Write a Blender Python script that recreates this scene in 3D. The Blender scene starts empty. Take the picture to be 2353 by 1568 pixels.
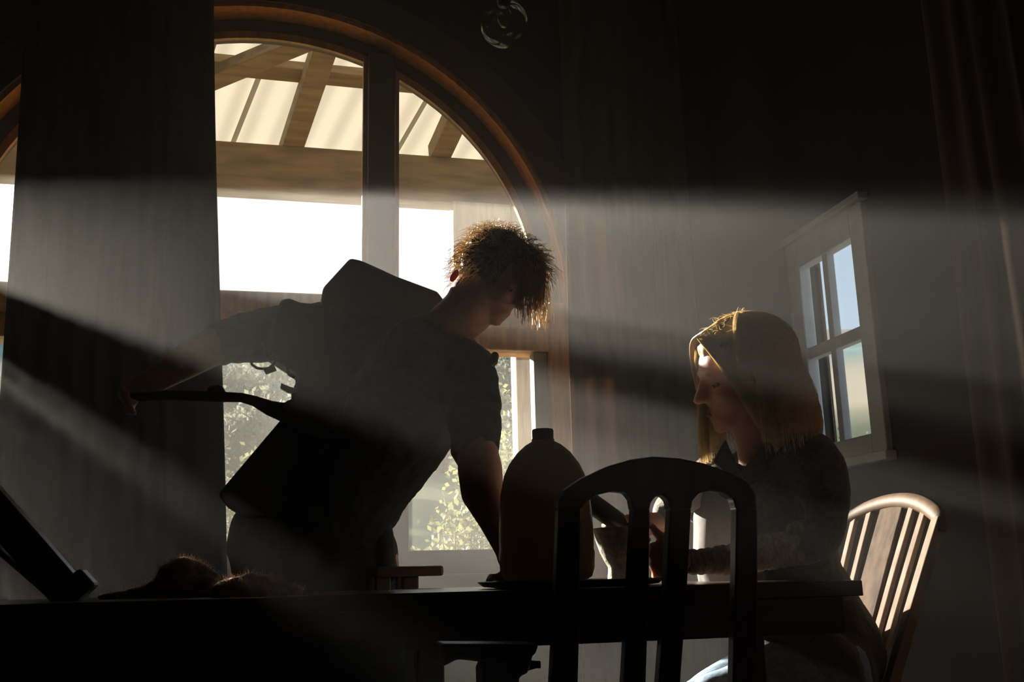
import bpy, bmesh, math, random
from mathutils import Vector, Matrix, noise
R_ = random.Random(7)
V = Vector
SC = bpy.context.scene
COL = SC.collection

# ------------------------------------------------------------------ camera, sky, sun, exposure
FPX = 2288.0
YAW, PITCH, ROLL = math.radians(13.5), math.radians(13.1), math.radians(-1.4)
EYE = V((0, 0, 0.8))
FWD = V((math.sin(YAW) * math.cos(PITCH), math.cos(YAW) * math.cos(PITCH), math.sin(PITCH)))
_r = V((math.cos(YAW), -math.sin(YAW), 0)); _u = _r.cross(FWD)
RGT = _r * math.cos(ROLL) + _u * math.sin(ROLL)
UPV = _u * math.cos(ROLL) - _r * math.sin(ROLL)
cam_data = bpy.data.cameras.new('camera'); cam = bpy.data.objects.new('camera', cam_data); COL.objects.link(cam)
cam_data.sensor_width = 36.0; cam_data.lens = 36.0 * FPX / 2353.0
cam_data.clip_start = 0.05; cam_data.clip_end = 600
cam.matrix_world = Matrix(((RGT.x, UPV.x, -FWD.x, EYE.x), (RGT.y, UPV.y, -FWD.y, EYE.y), (RGT.z, UPV.z, -FWD.z, EYE.z), (0, 0, 0, 1)))
SC.camera = cam

SUN_DIR = V((0.430, -0.848, -0.309)).normalized()      # the way the light travels
sun_data = bpy.data.lights.new('sun', 'SUN'); sun = bpy.data.objects.new('sun', sun_data); COL.objects.link(sun)
sun_data.energy = 30.0; sun_data.angle = math.radians(0.7); sun_data.color = (1.0, 0.91, 0.76)
sun.rotation_euler = SUN_DIR.to_track_quat('-Z', 'Y').to_euler(); sun.location = (-6, 14, 8)

world = bpy.data.worlds.new('sky'); SC.world = world; world.use_nodes = True
_wn = world.node_tree.nodes; _wl = world.node_tree.links
_sky = _wn.new('ShaderNodeTexSky'); _sky.sky_type = 'NISHITA'; _sky.sun_disc = False
_sky.sun_elevation = math.radians(18); _sky.sun_rotation = math.atan2(-SUN_DIR.x, -SUN_DIR.y)
_sky.air_density = 1.0; _sky.dust_density = 1.6; _sky.ozone_density = 1.0
_bg = _wn['Background']; _bg.inputs[1].default_value = 1.0
_mx = _wn.new('ShaderNodeMix'); _mx.data_type = 'RGBA'; _mx.blend_type = 'ADD'; _mx.inputs[0].default_value = 0.075   # thin bright overcast over the clear sky
_mx.inputs[6].default_value = (.36, .45, .52, 1); _wl.new(_sky.outputs[0], _mx.inputs[7]); _wl.new(_mx.outputs[2], _bg.inputs[0])
SC.view_settings.view_transform = 'Standard'; SC.view_settings.look = 'None'
SC.view_settings.gamma = 1.0; SC.view_settings.use_curve_mapping = False
SC.view_settings.exposure = 0.0
SC.cycles.use_denoising = True
SC.cycles.max_bounces = 8; SC.cycles.diffuse_bounces = 4; SC.cycles.glossy_bounces = 3
SC.cycles.transmission_bounces = 6; SC.cycles.volume_bounces = 1; SC.cycles.transparent_max_bounces = 16
SC.cycles.sample_clamp_indirect = 4.0

# ------------------------------------------------------------------ pixel rays -> world points at a real distance
def ray(px, py): return FWD + RGT * ((px - 1176.5) / FPX) + UPV * ((784 - py) / FPX)
def at(px, py, Y):
    d = ray(px, py); return EYE + d * (Y / d.y)
def atX(px, py, X):
    d = ray(px, py); return EYE + d * (X / d.x)
def msize(px, py, Y, n): return n * (Y / ray(px, py).y) / FPX       # how many metres n pixels span there

# ------------------------------------------------------------------ materials
MATS = {}
def mat(name, col, rough=0.6, metal=0.0, vary=0.25, scale=18.0, stretch=(1, 1, 1), bump=0.0, sss=0.0, sss_r=(1, .25, .12), sss_s=0.01, transl=0.0, tcol=None, spec=0.4, sheen=0.0):
    m = bpy.data.materials.new(name); m.use_nodes = True; MATS[name] = m
    n, l = m.node_tree.nodes, m.node_tree.links
    b = n['Principled BSDF']; b.inputs['Roughness'].default_value = rough; b.inputs['Metallic'].default_value = metal
    b.inputs['Specular IOR Level'].default_value = spec
    tc = n.new('ShaderNodeTexCoord'); mp = n.new('ShaderNodeMapping'); mp.inputs['Scale'].default_value = stretch
    l.new(tc.outputs['Object'], mp.inputs['Vector'])
    nz = n.new('ShaderNodeTexNoise'); nz.inputs['Scale'].default_value = scale; nz.inputs['Detail'].default_value = 5
    l.new(mp.outputs[0], nz.inputs['Vector'])
    rp = n.new('ShaderNodeValToRGB'); rp.color_ramp.elements[0].position = 0.3; rp.color_ramp.elements[1].position = 0.7
    rp.color_ramp.elements[0].color = tuple(c * (1 - vary) for c in col) + (1,)
    rp.color_ramp.elements[1].color = tuple(min(1, c * (1 + vary)) for c in col) + (1,)
    l.new(nz.outputs['Fac'], rp.inputs[0]); l.new(rp.outputs[0], b.inputs['Base Color'])
    if bump:
        bp = n.new('ShaderNodeBump'); bp.inputs['Strength'].default_value = bump; bp.inputs['Distance'].default_value = 0.004
        l.new(nz.outputs['Fac'], bp.inputs['Height']); l.new(bp.outputs[0], b.inputs['Normal'])
    if sss:
        b.inputs['Subsurface Weight'].default_value = sss; b.inputs['Subsurface Radius'].default_value = sss_r
        b.inputs['Subsurface Scale'].default_value = sss_s
    if sheen: b.inputs['Sheen Weight'].default_value = sheen
    if transl:
        t = n.new('ShaderNodeBsdfTranslucent'); t.inputs[0].default_value = tuple(tcol or col) + (1,)
        mx = n.new('ShaderNodeMixShader'); mx.inputs[0].default_value = transl
        l.new(b.outputs[0], mx.inputs[1]); l.new(t.outputs[0], mx.inputs[2]); l.new(mx.outputs[0], n['Material Output'].inputs[0])
    return m
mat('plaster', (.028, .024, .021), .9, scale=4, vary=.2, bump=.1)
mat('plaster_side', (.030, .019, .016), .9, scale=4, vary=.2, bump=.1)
mat('floor_wood', (.05, .03, .018), .45, scale=6, stretch=(1, 12, 1), vary=.4, bump=.1)
mat('frame_wood_lit', (.55, .26, .07), .3, scale=8, stretch=(4, 4, .6), vary=.3, bump=.1)  # bright orange so lining and beads look lit from outdoors; light put into colour
mat('trim_and_shaded_wood', (.09, .035, .018), .45, scale=8, vary=.3, bump=.1)  # own dark brown on trim and baseboard; on mullions and arch frame, painted shade
mat('sill_paint', (.20, .17, .13), .5, scale=8, vary=.15)
mat('white_frame', (.62, .59, .58), .5, scale=12, vary=.1)
mat('reveal', (.12, .075, .055), .8, scale=6, vary=.2)
mat('beam_wood', (.27, .185, .088), .75, scale=5, stretch=(.8, 5, 5), vary=.35, bump=.3)
mat('post_wood', (.42, .36, .27), .7, scale=6, stretch=(6, 6, .8), vary=.25, bump=.3)
mat('roof_sheet', (.75, .69, .55), .5, scale=3, vary=.1, transl=.75, tcol=(.235, .213, .172))
mat('dark_table', (.035, .016, .010), .28, scale=7, stretch=(.7, 9, 9), vary=.4, bump=.08)
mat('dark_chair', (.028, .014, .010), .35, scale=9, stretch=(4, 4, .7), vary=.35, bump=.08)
mat('chair_wood_shaded', (.062, .040, .026), .75, spec=.06, scale=9, stretch=(5, 5, .7), vary=.5, bump=.08)  # same chair wood darkened: shadow on the hollow splat put into the colour
mat('chair_wood_dim', (.085, .052, .030), .6, spec=.15, scale=9, stretch=(5, 5, .7), vary=.25, bump=.08)  # same wood kept darker than the sunlit slats; light difference put into colour
mat('chair_wood_lit', (.21, .16, .125), .75, spec=.06, scale=9, stretch=(5, 5, .7), vary=.25, bump=.08)  # same wood paled so the slats look sunlit
mat('stool_wood', (.12, .055, .025), .45, scale=9, stretch=(.7, 5, 5), vary=.3, bump=.1)
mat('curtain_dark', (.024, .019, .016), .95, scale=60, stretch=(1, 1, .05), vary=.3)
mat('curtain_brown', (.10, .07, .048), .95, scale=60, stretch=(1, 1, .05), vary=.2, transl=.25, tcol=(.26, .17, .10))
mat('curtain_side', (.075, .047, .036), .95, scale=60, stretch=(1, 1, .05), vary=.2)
mat('skin', (.50, .27, .18), .5, scale=40, vary=.12, sss=1.0, sss_r=(1, .2, .08), sss_s=.016)
mat('ear_glow_skin', (.30, .06, .03), .5, scale=40, vary=.1, transl=.7, tcol=(.95, .05, .02))  # saturated red: the backlit ear's glow put into the colour
mat('lips', (.34, .12, .09), .4, scale=60, vary=.1, sss=.6, sss_s=.006)
mat('eye_white', (.22, .19, .17), .15, scale=60, vary=.05)
mat('iris', (.03, .02, .015), .1, scale=60, vary=.1)
mat('brown_hair', (.03, .016, .007), .3, scale=60, vary=.35, transl=.38, tcol=(.97, .70, .36))
mat('blond_hair', (.58, .43, .22), .35, scale=60, vary=.2, transl=.5, tcol=(.97, .84, .54))
mat('hair_roots_dark', (.03, .017, .008), .7, scale=40, vary=.3)
mat('hair_roots_blond', (.30, .21, .09), .7, scale=40, vary=.3)
mat('black_cloth', (.020, .019, .018), .95, scale=50, vary=.3, bump=.2)
mat('trouser_cloth', (.030, .026, .021), .95, scale=50, vary=.3, bump=.2)
mat('black_nylon', (.016, .016, .015), .7, scale=60, vary=.3, bump=.2)
mat('black_plastic', (.012, .012, .012), .4, scale=40, vary=.2)
mat('black_metal', (.02, .02, .02), .35, metal=.6, scale=40, vary=.2)
mat('strap', (.014, .014, .013), .7, scale=60, vary=.3)
mat('cardigan', (.050, .046, .042), .95, scale=90, vary=.35, bump=.5, sheen=.15)
mat('cardigan_knit', (.26, .235, .20), .95, scale=140, stretch=(1, 1, .3), vary=.35, bump=.7)
mat('grey_shirt', (.15, .135, .135), .8, scale=50, vary=.1, bump=.1)
mat('denim', (.20, .30, .42), .85, scale=90, vary=.25, bump=.2)
mat('stone', (.40, .36, .29), .9, scale=70, vary=.35, bump=.9)
mat('pestle_wood', (.022, .014, .010), .5, scale=20, vary=.3, bump=.1)
mat('jug_plastic', (.24, .18, .12), .35, scale=6, vary=.15, transl=.45, tcol=(.46, .33, .19))
mat('jug_cap', (.022, .022, .040), .45, scale=30, vary=.1)
mat('tray', (.020, .012, .010), .4, scale=14, vary=.3)
mat('fleece', (.22, .125, .085), .95, scale=60, vary=.35, bump=.6, sheen=.4)
mat('fleece_fuzz', (.45, .28, .19), .8, scale=60, vary=.2, transl=.5, tcol=(.75, .5, .38))
mat('case', (.008, .008, .008), .9, spec=.05, scale=50, vary=.2, bump=.2)
mat('field', (.20, .24, .20), .95, scale=.05, vary=.2)
mat('lawn', (.22, .26, .10), .95, scale=.6, vary=.4)
mat('leaf', (.17, .19, .09), .6, scale=6, vary=.35, transl=.5, tcol=(.15, .158, .07))
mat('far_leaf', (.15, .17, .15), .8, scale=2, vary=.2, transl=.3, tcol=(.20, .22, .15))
mat('bark', (.12, .09, .06), .9, scale=12, vary=.3, bump=.4)
mat('brass', (.6, .42, .16), .3, metal=1.0, scale=20, vary=.1)
mat('white_plastic', (.7, .68, .64), .3, scale=20, vary=.05)

def glass_mat(name, dust, tint=(1, 1, 1)):
    m = bpy.data.materials.new(name); m.use_nodes = True; n, l = m.node_tree.nodes, m.node_tree.links; MATS[name] = m
    n.remove(n['Principled BSDF'])
    tr = n.new('ShaderNodeBsdfTransparent'); tr.inputs[0].default_value = tuple(tint) + (1,)
    gl = n.new('ShaderNodeBsdfGlossy'); gl.inputs['Roughness'].default_value = .02
    lw_ = n.new('ShaderNodeLayerWeight'); lw_.inputs[0].default_value = .5
    pw = n.new('ShaderNodeMath'); pw.operation = 'POWER'; pw.inputs[1].default_value = 4.0; l.new(lw_.outputs['Facing'], pw.inputs[0])
    fr = n.new('ShaderNodeMath'); fr.operation = 'MULTIPLY_ADD'; fr.inputs[1].default_value = .75; fr.inputs[2].default_value = .03; l.new(pw.outputs[0], fr.inputs[0])
    m1 = n.new('ShaderNodeMixShader'); l.new(fr.outputs[0], m1.inputs[0]); l.new(tr.outputs[0], m1.inputs[1]); l.new(gl.outputs[0], m1.inputs[2])
    out = m1
    if dust:                                                          # a film of dirt with finer specks, real translucent dirt that the sun lights
        tl = n.new('ShaderNodeBsdfTranslucent'); tl.inputs[0].default_value = (.92, .90, .84, 1)
        tc = n.new('ShaderNodeTexCoord'); n1 = n.new('ShaderNodeTexNoise'); n1.inputs['Scale'].default_value = 5; n1.inputs['Detail'].default_value = 8
        mp = n.new('ShaderNodeMapping'); mp.inputs['Scale'].default_value = (1, 1, .45); l.new(tc.outputs['Object'], mp.inputs[0])
        l.new(mp.outputs[0], n1.inputs['Vector'])
        v = n.new('ShaderNodeTexVoronoi'); v.inputs['Scale'].default_value = 55; l.new(tc.outputs['Object'], v.inputs['Vector'])
        r1 = n.new('ShaderNodeMapRange'); r1.inputs[1].default_value = .3; r1.inputs[2].default_value = .75; r1.inputs[3].default_value = dust * .7; r1.inputs[4].default_value = dust * 1.3
        l.new(n1.outputs['Fac'], r1.inputs[0])
        r2 = n.new('ShaderNodeMapRange'); r2.inputs[1].default_value = .10; r2.inputs[2].default_value = .28; r2.inputs[3].default_value = dust * .5; r2.inputs[4].default_value = 0
        l.new(v.outputs['Distance'], r2.inputs[0])
        ad = n.new('ShaderNodeMath'); ad.operation = 'ADD'; l.new(r1.outputs[0], ad.inputs[0]); l.new(r2.outputs[0], ad.inputs[1])
        m2 = n.new('ShaderNodeMixShader'); l.new(ad.outputs[0], m2.inputs[0]); l.new(m1.outputs[0], m2.inputs[1]); l.new(tl.outputs[0], m2.inputs[2])
        out = m2
    l.new(out.outputs[0], n['Material Output'].inputs[0]); return m
glass_mat('dusty_glass', .014)
glass_mat('clear_glass', 0)

# hillside: bands of pasture, water and hedgerow that change with height, as fields do
def hill_mat():
    m = bpy.data.materials.new('hillside'); m.use_nodes = True; n, l = m.node_tree.nodes, m.node_tree.links; MATS['hillside'] = m
    b = n['Principled BSDF']; b.inputs['Roughness'].default_value = 1; b.inputs['Specular IOR Level'].default_value = 0
    tc = n.new('ShaderNodeTexCoord'); sp = n.new('ShaderNodeSeparateXYZ'); l.new(tc.outputs['Object'], sp.inputs[0])
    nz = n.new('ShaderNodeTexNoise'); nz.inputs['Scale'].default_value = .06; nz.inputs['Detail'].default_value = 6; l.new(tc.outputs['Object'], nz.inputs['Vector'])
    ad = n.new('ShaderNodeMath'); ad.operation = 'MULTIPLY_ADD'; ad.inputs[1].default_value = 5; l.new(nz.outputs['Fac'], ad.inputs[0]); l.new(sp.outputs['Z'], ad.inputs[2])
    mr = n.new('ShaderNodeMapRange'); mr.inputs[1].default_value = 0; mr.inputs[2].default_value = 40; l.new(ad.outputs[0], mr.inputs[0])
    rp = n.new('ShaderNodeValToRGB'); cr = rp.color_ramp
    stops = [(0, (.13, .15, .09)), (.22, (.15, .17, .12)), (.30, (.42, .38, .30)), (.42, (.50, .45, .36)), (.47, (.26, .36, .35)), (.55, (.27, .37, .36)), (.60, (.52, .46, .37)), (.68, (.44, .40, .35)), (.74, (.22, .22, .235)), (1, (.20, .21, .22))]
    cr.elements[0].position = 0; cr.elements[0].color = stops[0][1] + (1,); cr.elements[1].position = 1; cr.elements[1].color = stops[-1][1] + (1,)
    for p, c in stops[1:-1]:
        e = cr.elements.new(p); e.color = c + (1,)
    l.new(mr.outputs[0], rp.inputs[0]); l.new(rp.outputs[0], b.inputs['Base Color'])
hill_mat()

# ------------------------------------------------------------------ object helpers
def tag(o, label=None, cat=None, group=None, kind=None):
    for k, v in (('label', label), ('category', cat), ('group', group), ('kind', kind)):
        if v: o[k] = v
    return o
def empty(name, loc, label=None, cat=None, group=None, kind=None):
    o = bpy.data.objects.new(name, None); COL.objects.link(o); o.location = loc; o.empty_display_size = .1
    return tag(o, label, cat, group, kind)
def link(name, me, m, parent=None, smooth=False):
    o = bpy.data.objects.new(name, me); COL.objects.link(o)
    if m: me.materials.append(MATS[m])
    if parent:
        o.parent = parent; o.matrix_parent_inverse = Matrix.Translation(parent.location).inverted() if parent.parent is None else Matrix.Identity(4)
    if smooth:
        for p in me.polygons: p.use_smooth = True
    return o

class MB:
    def __init__(s): s.v = []; s.f = []
    def add(s, vs, fs):
        k = len(s.v); s.v += [V(q) for q in vs]; s.f += [tuple(i + k for i in q) for q in fs]; return s
    def box(s, lo, hi):
        x0, y0, z0 = lo; x1, y1, z1 = hi
        return s.add([(x0, y0, z0), (x1, y0, z0), (x1, y1, z0), (x0, y1, z0), (x0, y0, z1), (x1, y0, z1), (x1, y1, z1), (x0, y1, z1)],
                     [(3, 2, 1, 0), (4, 5, 6, 7), (0, 1, 5, 4), (1, 2, 6, 5), (2, 3, 7, 6), (3, 0, 4, 7)])
    def bar(s, a, b, w, h, up=V((0, 0, 1))):                          # a straight square bar from a to b
        a, b = V(a), V(b); d = (b - a).normalized(); x = d.cross(up).normalized(); y = x.cross(d)
        q = [(-w / 2, -h / 2), (w / 2, -h / 2), (w / 2, h / 2), (-w / 2, h / 2)]
        return s.add([c + x * i + y * j for c in (a, b) for i, j in q], [(0, 1, 2, 3)[::-1], (4, 5, 6, 7), (0, 1, 5, 4), (1, 2, 6, 5), (2, 3, 7, 6), (3, 0, 4, 7)])
    def prism(s, pts, off):                                           # polygon pushed along off
        n = len(pts); off = V(off); pts = [V(p) for p in pts]
        return s.add(pts + [p + off for p in pts], [tuple(range(n)), tuple(range(2 * n - 1, n - 1, -1))] + [(i, i + n, (i + 1) % n + n, (i + 1) % n) for i in range(n)])
    def tube(s, path, rad, seg=8, flat=1.0, up=V((0, 0, 1)), cap=True):
        path = [V(p) for p in path]; n = len(path); k = len(s.v)
        if not hasattr(rad, '__len__'): rad = [rad] * n
        x = None
        for i, p in enumerate(path):
            d = (path[min(i + 1, n - 1)] - path[max(i - 1, 0)]).normalized()
            if x is None:
                x = d.cross(up)
                if x.length < .01: x = d.cross(V((1, 0, 0)))
            x = (x - d * x.dot(d)).normalized(); y = d.cross(x)
            for j in range(seg):
                a = 2 * math.pi * j / seg; s.v.append(p + x * (math.cos(a) * rad[i]) + y * (math.sin(a) * rad[i] * flat))
        for i in range(n - 1):
            for j in range(seg):
                j2 = (j + 1) % seg; s.f.append((k + i * seg + j, k + i * seg + j2, k + (i + 1) * seg + j2, k + (i + 1) * seg + j))
        if cap:
            s.f.append(tuple(k + j for j in range(seg))[::-1]); s.f.append(tuple(k + (n - 1) * seg + j for j in range(seg)))
        return s
    def lathe(s, prof, c, seg=32, sq=2.0, sx=1.0, sy=1.0, rot=0.0):   # profile (r, z); sq > 2 rounds towards a square
        k = len(s.v); c = V(c)
        for r, z in prof:
            for j in range(seg):
                a = 2 * math.pi * j / seg; ca, sa = math.cos(a), math.sin(a)
                q = (abs(ca) ** sq + abs(sa) ** sq) ** (-1 / sq)
                x, y = ca * q * r * sx, sa * q * r * sy
                s.v.append(c + V((x * math.cos(rot) - y * math.sin(rot), x * math.sin(rot) + y * math.cos(rot), z)))
        for i in range(len(prof) - 1):
            for j in range(seg):
                j2 = (j + 1) % seg; s.f.append((k + i * seg + j, k + i * seg + j2, k + (i + 1) * seg + j2, k + (i + 1) * seg + j))
        s.f.append(tuple(k + j for j in range(seg))[::-1]); s.f.append(tuple(k + (len(prof) - 1) * seg + j for j in range(seg)))
        return s
    def build(s, name, m, parent=None, smooth=False, bevel=0.0, segs=2, tri=False):
        me = bpy.data.meshes.new(name); me.from_pydata([tuple(v) for v in s.v], [], s.f)
        bm = bmesh.new(); bm.from_mesh(me)
        bmesh.ops.recalc_face_normals(bm, faces=bm.faces)
        if bevel:
            es = [e for e in bm.edges if len(e.link_faces) == 2 and e.calc_face_angle(0) > .5]
            bmesh.ops.bevel(bm, geom=es, offset=bevel, segments=segs, affect='EDGES', profile=.5)
        if tri or bevel: bmesh.ops.triangulate(bm, faces=[f for f in bm.faces if len(f.verts) > 4])
        bm.to_mesh(me); bm.free()
        return link(name, me, m, parent, smooth)

# closed rounded shapes merged into one continuous skin
_bm = bmesh.new(); bmesh.ops.create_icosphere(_bm, subdivisions=3, radius=1.0)
SPH_V = [v.co.copy() for v in _bm.verts]; SPH_F = [tuple(v.index for v in f.verts) for f in _bm.faces]; _bm.free()
class Blob(MB):
    def sph(s, c, r): return s.add([V(c) + q * r for q in SPH_V], SPH_F)
    def ell(s, c, r, M=None):
        M = M or Matrix.Identity(3); c = V(c)
        return s.add([c + M @ V((q.x * r[0], q.y * r[1], q.z * r[2])) for q in SPH_V], SPH_F)
    def chain(s, pts):
        for c, r in pts: s.sph(c, r)
        for (a, ra), (b, rb) in zip(pts, pts[1:]):
            a, b = V(a), V(b)
            if (b - a).length > 1e-4: s.tube([a, b], [ra, rb], seg=18)
        return s
    def pch(s, pts):                                                  # the same from (px, py, Y, radius in px)
        return s.chain([(at(x, y, Y), msize(x, y, Y, r)) for x, y, Y, r in pts])
    def skin(s, name, m, parent=None, voxel=.008, smooth=4, disp=None):
        me = bpy.data.meshes.new(name); me.from_pydata([tuple(v) for v in s.v], [], s.f)
        o = bpy.data.objects.new(name, me); COL.objects.link(o)
        r = o.modifiers.new('r', 'REMESH'); r.mode = 'VOXEL'; r.voxel_size = voxel; r.adaptivity = 0
        sm = o.modifiers.new('s', 'SMOOTH'); sm.factor = .5; sm.iterations = smooth
        dg = bpy.context.evaluated_depsgraph_get(); nm = bpy.data.meshes.new_from_object(o.evaluated_get(dg))
        bpy.data.objects.remove(o); bpy.data.meshes.remove(me); nm.name = name
        if disp:
            nm.update(); ns = [v.normal.copy() for v in nm.vertices]
            for v, q in zip(nm.vertices, ns): v.co += q * disp(v.co)
        return link(name, nm, m, parent, True)

def strands(paths, r0, r1, seg=3):
    mb = MB()
    for p in paths:
        n = len(p); mb.tube(p, [r0 + (r1 - r0) * i / (n - 1) for i in range(n)], seg=seg, cap=False)
    return mb

# ------------------------------------------------------------------ the room
K = 3.9 / 3.6
W = 3.6 * K                               # inner face of the window wall
def kz(z): return .8 + (z - .8) * K
CX, CZ, RO = -0.06 * K, kz(1.825), 1.165 * K          # the arch: centre, springing height, opening radius
SILL = 0.80
ZC = 3.56
XL, XR, YB = -3.6, 1.75 * K, -1.6
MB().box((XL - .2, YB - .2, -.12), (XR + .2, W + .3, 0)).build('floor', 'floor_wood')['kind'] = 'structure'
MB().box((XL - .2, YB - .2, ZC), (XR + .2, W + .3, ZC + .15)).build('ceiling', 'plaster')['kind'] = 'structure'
def wall_window():                         # piers left and right, the wall under the sill, and the spandrel over the arch
    mb = MB(); T = .22; N = 56
    mb.box((XL, W, 0), (CX - RO, W + T, ZC)); mb.box((CX + RO, W, 0), (XR, W + T, ZC)); mb.box((CX - RO, W, 0), (CX + RO, W + T, SILL))
    k = len(mb.v)
    for i in range(N + 1):
        a = math.pi * (1 - i / N); x, z = CX + RO * math.cos(a), CZ + RO * math.sin(a)
        mb.v += [V((x, W, z)), V((x, W, ZC)), V((x, W + T, z)), V((x, W + T, ZC))]
    for i in range(N):
        a = k + 4 * i; mb.f += [(a, a + 4, a + 5, a + 1), (a + 2, a + 3, a + 7, a + 6), (a, a + 2, a + 6, a + 4)]
    me = bpy.data.meshes.new('wall_back'); me.from_pydata([tuple(v) for v in mb.v], [], mb.f)
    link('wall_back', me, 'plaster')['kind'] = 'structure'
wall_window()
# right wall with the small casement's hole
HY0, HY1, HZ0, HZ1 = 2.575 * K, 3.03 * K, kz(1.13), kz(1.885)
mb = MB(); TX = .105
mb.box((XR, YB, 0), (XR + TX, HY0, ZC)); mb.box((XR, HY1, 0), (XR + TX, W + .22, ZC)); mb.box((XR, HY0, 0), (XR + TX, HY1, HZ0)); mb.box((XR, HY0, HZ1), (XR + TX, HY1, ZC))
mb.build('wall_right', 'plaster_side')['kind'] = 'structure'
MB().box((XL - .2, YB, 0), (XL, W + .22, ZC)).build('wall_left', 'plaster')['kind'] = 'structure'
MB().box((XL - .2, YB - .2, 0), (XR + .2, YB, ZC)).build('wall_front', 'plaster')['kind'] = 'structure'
MB().box((XL, W - .02, 0), (XR, W, .12)).build('baseboard_back', 'trim_and_shaded_wood', bevel=.004)['kind'] = 'structure'

def ring(r0, r1, y0, y1, a0=0.0, a1=math.pi, n=56):
    mb = MB(); k = 0
    for i in range(n + 1):
        a = a0 + (a1 - a0) * i / n; c, s = math.cos(a), math.sin(a)
        for r, y in ((r0, y0), (r1, y0), (r1, y1), (r0, y1)): mb.v.append(V((CX + r * c, y, CZ + r * s)))
    for i in range(n):
        for j in range(4):
            j2 = (j + 1) % 4; mb.f.append((4 * i + j, 4 * i + j2, 4 * i + 4 + j2, 4 * i + 4 + j))
    mb.f.append((3, 2, 1, 0)); mb.f.append((4 * n, 4 * n + 1, 4 * n + 2, 4 * n + 3)); return mb
o = ring(RO - .004, RO + .135, W - .022, W + .001).build('trim_1', 'trim_and_shaded_wood', smooth=False); o['kind'] = 'structure'
win = empty('window_1', (CX, W + .08, SILL), kind='structure')
ring(RO - .022, RO, W - .004, W + .21).build('arch_lining', 'frame_wood_lit', win)
ring(1.075 * K, RO - .022, W + .10, W + .17).build('arch_frame', 'trim_and_shaded_wood', win)  # darker copy for the frame's unlit room face, shade put into colour
ring(1.055 * K, 1.085 * K, W + .085, W + .105).build('arch_bead', 'frame_wood_lit', win)
for sx in (-1, 1):
    MB().box((CX + sx * 1.12 * K - .045, W, SILL), (CX + sx * 1.12 * K + .045, W + .16, CZ)).build('jamb', 'frame_wood_lit', win, bevel=.004)
MX = (.313 + .421) / 2 * K - CX                  # mullions either side of the middle light
for sx in (-1, 1):
    x = CX + sx * MX; zt = CZ + math.sqrt((1.08 * K) ** 2 - (MX - .05) ** 2)
    MB().box((x - .058, W + .03, SILL), (x + .058, W + .16, zt)).build('mullion', 'trim_and_shaded_wood', win, bevel=.006)  # dark tone stands for the mullion's shaded front
    for e in (-1, 1):
        xe = x + e * .067; MB().box((xe - .01, W + .06, CZ), (xe + .01, W + .10, CZ + math.sqrt((1.078 * K) ** 2 - (abs(xe - CX) - .0) ** 2) - .01)).build('bead', 'frame_wood_lit', win)
MB().box((CX - 1.1 * K, W + .03, kz(1.632)), (CX + 1.1 * K, W + .17, kz(1.828))).build('transom', 'frame_wood_lit', win, bevel=.006)
MB().box((CX - 1.09 * K, W + .012, kz(1.715)), (CX + 1.09 * K, W + .035, kz(1.745))).build('transom_moulding', 'frame_wood_lit', win, bevel=.008)
for x0, x1 in ((CX - 1.075 * K, CX - MX - .058), (CX - MX + .058, CX + MX - .058), (CX + MX + .058, CX + 1.075 * K)):
    f = MB().box((x0, W + .05, SILL), (x0 + .06, W + .12, kz(1.632))).box((x1 - .06, W + .05, SILL), (x1, W + .12, kz(1.632))).box((x0 + .06, W + .05, SILL), (x1 - .06, W + .12, kz(.886))).build('sash_frame', 'sill_paint', win, bevel=.004)
    MB().box((x0 + .05, W + .08, kz(.878)), (x1 - .05, W + .086, kz(1.64))).build('pane', 'dusty_glass', f)
def arched_pane(x0, x1):
    n = 24; top = [(x0 + (x1 - x0) * i / n) for i in range(n + 1)]
    pts = [V((x1, W + .10, CZ - .01)), V((x0, W + .10, CZ - .01))] + [V((x, W + .10, CZ + math.sqrt(max(1e-4, (1.085 * K) ** 2 - (x - CX) ** 2)))) for x in top]
    MB().prism(pts, (0, .006, 0)).build('pane', 'dusty_glass', win, tri=True)
for x0, x1 in ((CX - 1.08 * K, CX - MX - .04), (CX - MX + .04, CX + MX - .04), (CX + MX + .04, CX + 1.08 * K)): arched_pane(x0, x1)
sill = MB().box((CX - 1.35, W - .06, .742), (CX + 1.35, W + .2, .802)).build('window_sill', 'sill_paint', win, bevel=.008)
MB().box((CX - 1.2, W - .025, .60), (CX + 1.2, W, .742)).build('apron_board', 'sill_paint', win, bevel=.004)

# small casement on the right wall: two by two panes
w2 = empty('window_2', (XR, (HY0 + HY1) / 2, HZ0), kind='structure')
X0, X1 = XR - .022, XR + .026
fr = MB()
fr.box((X0, HY0 - .01, HZ0 - .01), (X1, HY0 + .07, HZ1 + .01)); fr.box((X0, HY1 - .075, HZ0 - .01), (X1, HY1 + .012, HZ1 + .01))
fr.box((X0, HY0 + .07, HZ1 - .095), (X1, HY1 - .075, HZ1 + .01)); fr.box((X0, HY0 + .07, HZ0 - .01), (X1, HY1 - .075, HZ0 + .055))
fr.build('casement_frame', 'white_frame', w2, bevel=.005)
MB().box((X0 - .02, HY0 - .03, HZ1 + .01), (XR, HY1 + .03, HZ1 + .035)).build('head_moulding', 'white_frame', w2, bevel=.004)
MB().box((X0 - .02, HY0 - .03, HZ0 - .04), (XR, HY1 + .03, HZ0 - .01)).build('inner_sill', 'white_frame', w2, bevel=.004)
ym = 2.815 * K; zm = kz(1.495)
MB().box((X0 + .012, ym - .016, HZ0 + .05), (X1 - .005, ym + .016, HZ1 - .09)).build('glazing_bar', 'white_frame', w2, bevel=.003)
MB().box((X0 + .010, HY0 + .065, zm - .022), (X1 - .004, HY1 - .07, zm + .022)).build('glazing_bar', 'white_frame', w2, bevel=.003)
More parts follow.
